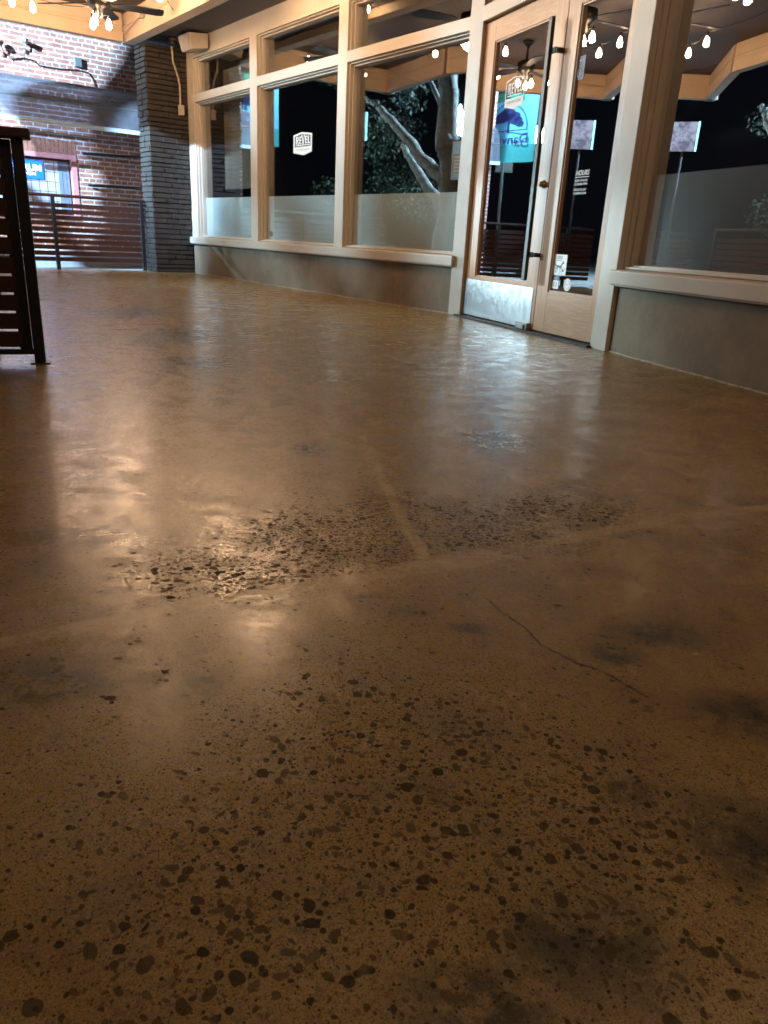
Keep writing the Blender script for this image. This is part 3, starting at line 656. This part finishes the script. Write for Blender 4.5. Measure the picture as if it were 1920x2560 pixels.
# awning
prof = [(0.0, 2.66), (0.16, 2.655), (0.34, 2.62), (0.50, 2.55), (0.62, 2.45), (0.70, 2.33), (0.75, 2.18), (0.77, 2.02)]
aw = MB(); ns = len(prof); vs = [FW(a, b, z) for a in (-0.62, 2.3) for b, z in prof]
aw.add(vs, [(i, i + 1, ns + i + 1, ns + i) for i in range(ns - 1)])
awo = aw.build('awning', M['awning'], ob, smooth=True, label='smoked see-through awning with a pale lower edge')
MB().add([FW(-0.62, b, z) for b, z in prof] + [FW(-0.62, 0.0, 2.02)], [tuple(range(ns + 1))]) 
sd = MB(); sd.add([FW(-0.62, b, z) for b, z in prof] + [FW(-0.62, 0.0, 2.02)], [tuple(range(ns + 1))]); sd.build('end_panel', M['awning'], awo)
M['pale'] = paint('pale_fascia', (0.70, 0.80, 0.85), 0.4, 0.04, 3, 0.05)
MB().box(FW, -0.64, 2.32, 0.755, 0.785, 1.965, 2.022).build('fascia_strip', M['pale'], awo)
for k in (2, 5):
    b, z = prof[k]; MB().tube([FW(-0.62, b - 0.01, z - 0.015), FW(2.3, b - 0.01, z - 0.015)], 0.028, 8).build('rib', M['greymetal'], awo)
for v in (-0.53,):
    MB().box(FW, v - 0.03, v + 0.03, 0.68, 0.74, -0.13, 1.99).build('support_post', M['black'], awo)
for z in (1.66, 1.18):
    MB().tube([FW(-0.53, 0.5, z), FW(0.35 if z > 1.5 else 0.3, 0.06, z)], 0.022, 8).build('tie_bar', M['black'], awo)  # dark bars stand in for shadow stripes across the brick
# fixtures on the wall
def flood(v, z, name, label, mat):
    t_ = thing(name, FW(v, 0.0, z), label, 'flood light', 'flood lights on the brick wall')
    MB().lathe(FW(v, 0.0, z), [(0.03, 0), (0.03, 0.02), (0.012, 0.025)], 14, (FW.n.x, FW.n.y, 0)).build('base', mat, t_, True)
    MB().tube([FW(v, 0.02, z), FW(v + 0.01, 0.06, z + 0.04), FW(v + 0.03, 0.08, z + 0.12)], 0.009, 8).build('arm', mat, t_)
    c = FW(v + 0.04, 0.09, z + 0.14); ax = (FW.d * 0.75 * (1 if v > 1.2 else -1) + FW.n * 0.6 + Vector((0, 0, -0.25))).normalized()
    MB().lathe(c - ax * 0.06, [(0.015, 0), (0.028, 0.02), (0.034, 0.06), (0.042, 0.12), (0.038, 0.13)], 14, tuple(ax)).build('head', mat, t_, True)
flood(1.40, 2.93, 'flood_light', 'rusty brown flood light on a bent arm, leftmost on the brick wall', paint('rusty_brown', (0.25, 0.12, 0.07), 0.6, 0.3, 14, 0.2))
flood(1.08, 3.02, 'flood_light', 'greenish grey flood light on the brick wall beside the rusty one', M['greymetal'])
cb = MB().tube([FW(1.30, 0.02, 2.88), FW(1.12, 0.02, 2.93), FW(0.98, 0.02, 2.92), FW(0.9, 0.02, 2.86), FW(0.6, 0.02, 2.86), FW(0.30, 0.02, 2.885), FW(0.15, 0.02, 2.87), FW(0.08, 0.02, 2.78), FW(0.05, 0.02, 2.66)], 0.009, 6)
tag(cb.build('wall_cable', M['brown']), 'thin brown cable running from the flood lights along the brick wall to the awning', 'cable')
tag(MB().box(FW, 0.25, 0.36, 0.001, 0.06, 2.93, 3.06).build('junction_box', M['greymetal'], bevel=0.004), 'grey square junction box on the brick wall above the awning', 'junction box')

# ------------------------------------------------------------ fixtures at the soffit and pillar
sp = thing('speaker', FA(4.95, 0.12, 2.66), 'white wedge shaped wall speaker under the soffit above the far window', 'speaker')
a0, a1 = 4.82, 5.20
mb = MB(); c = [FA(a0, 0.02, 2.63), FA(a1, 0.02, 2.63), FA(a1 - .05, 0.22, 2.60), FA(a0 + .05, 0.22, 2.60), FA(a0, 0.02, 2.79), FA(a1, 0.02, 2.79), FA(a1 - .03, 0.26, 2.77), FA(a0 + .03, 0.26, 2.77)]
mb.add(c, [(0, 3, 2, 1), (4, 5, 6, 7), (0, 1, 5, 4), (1, 2, 6, 5), (2, 3, 7, 6), (3, 0, 4, 7)]); mb.build('cabinet', M['plaster'], sp, bevel=0.012)
mb = MB(); mb.quad([FA(a1 - .072, 0.236, 2.615), FA(a0 + .072, 0.236, 2.615), FA(a0 + .055, 0.268, 2.755), FA(a1 - .055, 0.268, 2.755)]); mb.build('grille', M['plaster'], sp)
cm = thing('security_camera', FA(5.42, 0.22, 2.8), 'small dome security camera beside the white speaker', 'security camera')
MB().lathe(FA(5.42, 0.22, 2.80), [(0.055, 0), (0.055, 0.03), (0.045, 0.04)], 20, (0, 0, -1)).build('base', M['soffit'], cm, True)
MB().lathe(FA(5.42, 0.22, 2.765), [(0.045, 0), (0.045, 0.02), (0.038, 0.045), (0.02, 0.06), (0.002, 0.064)], 20, (0, 0, -1)).build('dome', M['black'], cm, True)
ob2 = thing('outlet_box', FA(5.52, 0.12, 2.0), 'cream outlet box with conduit on the dark brick pillar', 'outlet box')
MB().box(FA, 5.49, 5.533, 0.075, 0.145, 1.955, 2.075).build('box', M['plaster'], ob2, bevel=0.004)
MB().tube([FA(5.52, 0.115, 2.07), FA(5.52, 0.115, 2.30), FA(5.52, 0.13, 2.38), FA(5.52, 0.19, 2.55), FA(5.52, 0.20, 2.70), FA(5.52, 0.2, 2.8)], 0.011, 8).build('conduit', M['plaster'], ob2)
jb = thing('beam_box', FA(5.2, 0.72, 2.9), 'cream junction box with conduit on the beam above the pillar', 'junction box')
MB().box(FA, 5.05, 5.16, 0.702, 0.76, 2.86, 2.97).build('box', M['plaster'], jb, bevel=0.004)
MB().tube([FA(5.16, 0.73, 2.89), FA(5.7, 0.73, 2.80), FA(5.765, 0.9, 2.86), FA(5.765, 2.2, 2.86), FA(5.765, 3.2, 2.86)], 0.009, 6).build('conduit', M['beam'], jb)

# ------------------------------------------------------------ ceiling fan
def fan(x, y, rot, label):
    t_ = thing('ceiling_fan', (x, y, 3.03), label, 'ceiling fan', 'ceiling fans of the patio')
    MB().lathe((x, y, 3.03), [(0.07, 0), (0.07, 0.02), (0.03, 0.06), (0.014, 0.07), (0.014, 0.20), (0.05, 0.21), (0.11, 0.23), (0.12, 0.30), (0.09, 0.34), (0.05, 0.36), (0.045, 0.42), (0.02, 0.44)], 24, (0, 0, -1)).build('motor', M['black'], t_, True)
    for k in range(5):
        an = rot + k * 2 * math.pi / 5; fr = F((x, y), (math.cos(an), math.sin(an)), (-math.sin(an), math.cos(an)))
        mb = MB(); pr = [(0.10, .035), (0.2, .03), (0.24, .06), (0.60, .075), (0.66, .06), (0.67, 0)]
        up = [fr(a, b, 2.735 - b * 0.2) for a, b in pr] + [fr(a, -b, 2.735 + b * 0.2) for a, b in pr[::-1]]
        dnn = [q - Vector((0, 0, 0.008)) for q in up]; n = len(up)
        mb.add(up + dnn, [tuple(range(n)), tuple(range(n, 2 * n))[::-1]] + [(i, n + i, n + (i + 1) % n, (i + 1) % n) for i in range(n)])
        mb.build('blade', M['black'], t_)
    return t_
def bulb(x, y, z, parent, power, s=1.0):
    b = MB().lathe((x, y, z), [(0.006, 0.05), (0.012, 0.035), (0.024, 0.005), (0.028, -0.02), (0.022, -0.042), (0.004, -0.052)][::-1], 14, (0, 0, 1))
    b.build('bulb', M['bulb'], parent, True)
    MB().lathe((x, y, z), [(0.013, 0.046), (0.013, 0.09), (0.006, 0.095)], 10, (0, 0, 1)).build('socket', M['black'], parent, True)
fan0 = [(-3.25, 9.02, 0.42, 'black five blade ceiling fan with bare bulbs at the far end of the patio'), (-1.72, 7.2, 0.9, 'black ceiling fan over the middle of the patio, outside the picture'), (-1.02, 5.86, 0.1, 'black ceiling fan above the door side of the patio, outside the picture')]
PW = 9.0
for (x, y, rt, lb) in fan0:
    f_ = fan(x, y, rt, lb)
    for k in range(3):
        an = 0.5 + k * 2.094; xx, yy = x + 0.10 * math.cos(an), y + 0.10 * math.sin(an)
        MB().tube([(x, y, 2.62), (xx, yy, 2.64)], 0.008, 6).build('lamp_arm', M['black'], f_)
        bulb(xx, yy, 2.555, f_, PW * 0.55)
def string(pts, nm, label):
    t_ = thing('string_lights', pts[0], label, 'string lights', 'string lights under the patio ceiling')
    path = []
    for a, b in zip(pts, pts[1:]):
        a = Vector(a); b = Vector(b)
        for k in range(4): q = a.lerp(b, k / 4); q.z -= 0.03 * math.sin(math.pi * k / 4); path.append(q)
    path.append(Vector(pts[-1])); MB().tube(path, 0.004, 5).build('wire', M['black'], t_)
    for q in pts[1:-1]: bulb(q[0], q[1], q[2] - 0.085, t_, PW * 0.7)
string([(-4.9, 9.0, 3.0), (-4.20, 9.14, 2.82), (-4.02, 9.22, 2.80), (-3.55, 9.72, 2.86), (-3.2, 10.3, 3.0)], 's1', 'short string of warm bulbs in front of the far beam')
string([(-3.9, 9.6, 3.0), (-3.11, 7.88, 2.84), (-2.74, 7.40, 2.82), (-2.2, 6.1, 2.82), (-1.62, 4.77, 2.84), (-0.9, 2.4, 3.0)], 's2', 'long string of warm bulbs along the open side of the patio')
string([(-2.6, 9.9, 2.8), (-2.54, 8.82, 2.86), (-1.3, 8.2, 2.86), (-0.4, 6.9, 2.84), (0.4, 5.6, 3.0)], 's3', 'string of warm bulbs running past the wooden door')

string([(2.1, 2.3, 3.0), (1.45, 1.9, 2.86), (0.5, 1.75, 2.84), (-0.5, 1.35, 2.84), (-1.2, 0.7, 3.0)], 's4', 'string of warm bulbs crossing right above the camera, outside the picture')
string([(2.4, 0.6, 3.0), (1.3, 0.3, 2.86), (0.2, -0.4, 2.84), (-0.5, -1.2, 3.0)], 's5', 'string of warm bulbs behind the camera, outside the picture')

# ------------------------------------------------------------ street side
def streetlamp(x, y, h, power, label, gm='globe', sc=1.0):
    t_ = thing('street_lamp', (x, y, -0.13), label, 'street lamp', 'acorn street lamps')
    MB().lathe((x, y, -0.13), [(0.18, 0), (0.18, 0.1), (0.10, 0.3), (0.06, 0.5), (0.045, h - 0.2), (0.07, h - 0.1), (0.075, h)], 16).build('pole', M['black'], t_, True)
    g = MB().lathe((x, y, h - 0.13), [(a_ * sc, b_ * sc) for a_, b_ in [(0.07, 0.0), (0.105, 0.06), (0.125, 0.13), (0.122, 0.22), (0.085, 0.30), (0.04, 0.36), (0.02, 0.41), (0.005, 0.45)]], 20)
    g.build('globe', M[gm], t_, True)
    return t_
LA = (-13.3, 9.55); streetlamp(LA[0], LA[1], 3.25, 0.0, 'glowing acorn street lamp beyond the pale barked tree', sc=1.5)
fp = thing('flood_lamp_pole', (FA(3.2, 10.8, 0).x, FA(3.2, 10.8, 0).y, -0.13), 'tall pole with a pale flood light aimed at the brick building', 'flood light pole')
LB = FA(3.2, 10.8, 5.5)
MB().tube([(LB.x, LB.y, -0.13), (LB.x, LB.y, 5.35)], 0.07, 12).build('pole', M['black'], fp)
MB().box(F((LB.x, LB.y), dA, nA), -0.2, 0.05, -0.2, 0.2, 5.35, 5.42).build('lamp_head', M['black'], fp)
lamp('flood_light_beam', tuple(LB), 62000, (0.42, 0.68, 1.0), 0.10, 'SPOT', fp, 46, tuple(FA(9.2, 0.4, 2.4)))

streetlamp(-9.65, 13.30, 2.88, 0.0, 'acorn street lamp standing close to the blue banner', 'globe2')
# banner on a pole (seen only mirrored in the door glass)
bn = thing('street_banner', (-7.75, 12.75, 0), 'teal and blue street banner with an oak tree emblem on a pole', 'banner')
d_ = Vector((0.05, -1.0, 0)).normalized()
FBn = F((-7.75, 13.40), (d_.x, d_.y), (0.93, -0.36))
z0, z1 = 2.15, 3.42
mb = MB(); NX = 12; NZ = 8; W_ = 1.45
vs = [FBn(W_ * i / NX, 0.03 * math.sin(i * 1.1 + j * 0.3), z0 + (z1 - z0) * j / NZ) for j in range(NZ + 1) for i in range(NX + 1)]
for j in range(NZ):
    for i in range(NX):
        mb.mi = 1 if j < 2 or (j < 7 and i < 0) else (2 if j >= 7 and i < 9 else 0)
        k = j * (NX + 1) + i; mb.f.append((k, k + 1, k + NX + 2, k + NX + 1)); mb.m.append(mb.mi)
mb.v = [tuple(q) for q in vs]
mb.build('cloth', [M['sky'], M['teal'], M['green']], bn, True)
em = MB()
for x_, z_, r_ in ((0.57, 2.98, 0.17), (0.72, 3.03, 0.19), (0.88, 2.97, 0.16), (0.47, 2.93, 0.11), (0.99, 2.91, 0.10)):
    em.add([FBn(x_ + r_ * math.cos(q / 16 * 6.283), 0.06, z_ + 0.62 * r_ * math.sin(q / 16 * 6.283)) for q in range(16)], [tuple(range(16))])
em.box(FBn, 0.72, 0.77, 0.05, 0.06, 2.70, 2.95); em.box(FBn, 0.25, 1.22, 0.05, 0.06, 2.72, 2.735)
em.text(FBn, 'Danville', 0.76, 0.055, 2.57, 0.16, 1.0, -1, 0.01)
em.tube([FBn(0.74 + 0.48 * math.cos(R(q)), 0.055, 2.72 + 0.52 * math.sin(R(q))) for q in range(0, 181, 12)], 0.008, 5)
em.build('emblem', M['dblue'], bn)
MB().tube([(-7.77, 13.50, -0.13), (-7.77, 13.50, 4.2)], 0.06, 12).build('pole', M['black'], bn)
MB().tube([FBn(0, 0, z1 + 0.01), FBn(W_ + 0.05, 0, z1 + 0.01)], 0.014, 8).build('arm', M['black'], bn)
lamp('banner_street_light', tuple(FBn(0.7, 2.0, 4.3)), 1500, (0.6, 0.88, 1.0), 0.1, 'SPOT', bn, 70, tuple(FBn(0.5, 0, 2.8)))

# added hidden spot beyond the banner, makes the floor glare below the door
sl = thing('street_light', (-10.35, 14.7, -0.13), 'slim pole with a shielded white street light aimed at the wooden door', 'street light')
SL = Vector((-10.35, 14.62, 2.60))
MB().tube([(-10.35, 14.75, -0.13), (-10.35, 14.75, 2.6)], 0.04, 10).build('pole', M['black'], sl)
MB().box(F((-10.35, 14.72), (0.6, 0.8), (0.8, -0.6)), -0.2, 0.2, -0.06, 0.0, 2.25, 2.6).build('lamp_head', M['black'], sl)
lamp('door_light_beam', tuple(SL), 8000, (0.70, 0.92, 1.0), 0.13, 'SPOT', sl, 7, (0.85, 5.9, 1.0))
# tree with leaning limbs on the street
tr = thing('street_tree', (-7.6, 8.1, -0.13), 'pale barked street tree with leaning limbs', 'tree')
def limb(mb, pts, rs, wob=0.03):
    pp = []; rr_ = []
    for i in range(len(pts) - 1):
        a = Vector(pts[i]); b = Vector(pts[i + 1])
        for k in range(4):
            q = a.lerp(b, k / 4); q += Vector([random.uniform(-wob, wob) for _ in range(3)]); pp.append(q); rr_.append(rs[i] + (rs[i + 1] - rs[i]) * k / 4 * random.uniform(0.9, 1.1))
    pp.append(Vector(pts[-1])); rr_.append(rs[-1]); mb.tube(pp, rr_, 10)
TB = Vector((-7.26, 8.51, 0)); tree = MB()
def T(du, dv, z): return Vector((TB.x + dA[0] * du + nA[0] * dv, TB.y + dA[1] * du + nA[1] * dv, z))
limb(tree, [T(0, 0, -0.13), T(0, 0.02, 0.7), T(-0.05, 0, 1.5), T(0.0, -0.05, 2.2)], [0.22, 0.16, 0.145, 0.14])
limb(tree, [T(0, -0.05, 2.1), T(0.05, -0.06, 3.0), T(0.05, -0.42, 4.2), T(0.3, -1.3, 6.5)], [0.2, 0.14, 0.11, 0.06])
limb(tree, [T(0, 0, 2.0), T(-0.05, -0.06, 3.0), T(-0.08, -0.45, 4.2), T(-0.6, -1.5, 6.6)], [0.15, 0.13, 0.10, 0.05])
limb(tree, [T(0, 0, 1.6), T(0.7, 0, 2.0), T(1.5, 0.1, 2.5), T(2.4, 0.2, 3.0), T(3.2, 0.4, 3.3)], [0.13, 0.11, 0.09, 0.07, 0.04])
limb(tree, [T(0, 0, 1.1), T(0.8, 0.3, 1.5), T(1.6, 0.5, 2.0), T(2.4, 0.8, 2.4)], [0.12, 0.10, 0.08, 0.05])
limb(tree, [T(0, 0, 2.2), T(0.5, 0.2, 2.9), T(1.1, 0.3, 3.5), T(1.7, 0.3, 3.8)], [0.07, 0.05, 0.04, 0.02])
limb(tree, [T(0, -0.04, 2.0), T(0, -0.04, 2.75), T(0, -0.10, 3.75), T(0, -0.6, 4.55), T(0, -1.2, 5.3)], [0.13, 0.14, 0.18, 0.17, 0.12])
tree.build('trunk', M['bark'], tr, True)
def leaves(mb, c, r, n, s=0.07):
    for _ in range(n):
        while True:
            q = Vector([random.uniform(-1, 1) for _ in range(3)])
            if q.length < 1: break
        p = Vector(c) + Vector((q.x * r[0], q.y * r[1], q.z * r[2]))
        a = Vector([random.uniform(-1, 1) for _ in range(3)]).normalized(); b = a.cross(Vector([random.uniform(-1, 1) for _ in range(3)])).normalized()
        k = s * random.uniform(0.6, 1.3); mb.add([p - a * k, p + b * k * 0.5, p + a * k, p - b * k * 0.5], [(0, 1, 2, 3)])
cr = MB()
for _ in range(26):
    c = T(random.uniform(-2.2, 3.4), random.uniform(-2.8, 1.0), random.uniform(6.0, 7.8)); leaves(cr, c, (0.8, 0.8, 0.5), 240)
for _ in range(4): leaves(cr, T(random.uniform(1.5, 3.4), random.uniform(0.2, 1.0), random.uniform(2.6, 3.4)), (0.35, 0.35, 0.3), 120, 0.05)
for _ in range(8): leaves(cr, T(0, random.uniform(-1.3, -0.75), random.uniform(4.35, 4.85)), (0.25, 0.22, 0.22), 260, 0.06)
cr.build('crown', M['hedge'], tr)
sm = thing('street_tree', (-7.5, 7.0, -0.13), 'small round leafed tree between the pale barked tree and the railing', 'tree')  # added unseen tree, keeps street lamp light off the right windows
mb = MB(); limb(mb, [(-7.5, 7.0, -0.13), (-7.48, 7.02, 1.2), (-7.5, 7.0, 2.2)], [0.06, 0.05, 0.03], 0.01); mb.build('trunk', M['bark'], sm, True)
mb = MB()
for _ in range(16): leaves(mb, (-7.5 + random.uniform(-.45, .45), 6.95 + random.uniform(-.5, .5), 2.3 + random.uniform(-.6, .6)), (0.4, 0.4, 0.35), 260, 0.05)
mb.build('crown', M['hedge'], sm)
# darker trees further along the street
for i, (x, y, s_, lb) in enumerate(((-19.0, 11.0, 1.5, 'dark leafy tree beyond the pale barked tree'), (-18.0, 2.5, 1.2, 'dark leafy tree across the street facing the door'), (-10.5, -4.5, 1.0, 'dark leafy tree behind the camera side of the street'))):
    t2 = thing('street_tree', (x, y, -0.13), lb, 'tree', 'dark trees along the street'); mb = MB(); limb(mb, [(x, y, -0.13), (x + .1, y, 2.2), (x - .2, y + .2, 4.5)], [0.2, 0.16, 0.08]); mb.build('trunk', M['bark'], t2, True)
    mb = MB()
    for _ in range(22): leaves(mb, (x + random.uniform(-2, 2) * s_, y + random.uniform(-2, 2) * s_, random.uniform(1.6, 5.6)), (0.9, 0.9, 0.6), 420, 0.055)
    mb.build('crown', M['hedge'], t2)

# made-up glowing panel for the bright brick patch mirrored in the right door leaf
FS = F((-6.11, 9.70), (0.5476, 0.837), (0.837, -0.5476))
o2 = thing('sign_board', FS(0.18, -0.05, -0.13), 'pale lit sign panel with a cyan edge on a thin post by the street', 'sign')
t_ = NT('pale_lit_panel'); n_p = t_.noise(t_.obj(), 9, 5, 0.7)
t_.set(Base_Color=(0.02, 0.02, 0.03), Emission_Color=t_.mix(t_.mr(n_p, 0.4, 0.6), (0.16, 0.20, 0.32), (0.55, 0.62, 0.85)), Emission_Strength=1.5); M['lit'] = t_.mat
MB().box(FS, 0.0, 0.37, -0.04, 0.0, 2.12, 2.54).build('lit_panel', M['lit'], o2)
MB().box(FS, -0.025, -0.002, -0.04, 0.01, 2.12, 2.54).build('light_tube', M['cyan'], o2)
MB().tube([FS(0.18, -0.06, -0.13), FS(0.18, -0.06, 2.5)], 0.02, 8).build('post', M['black'], o2)
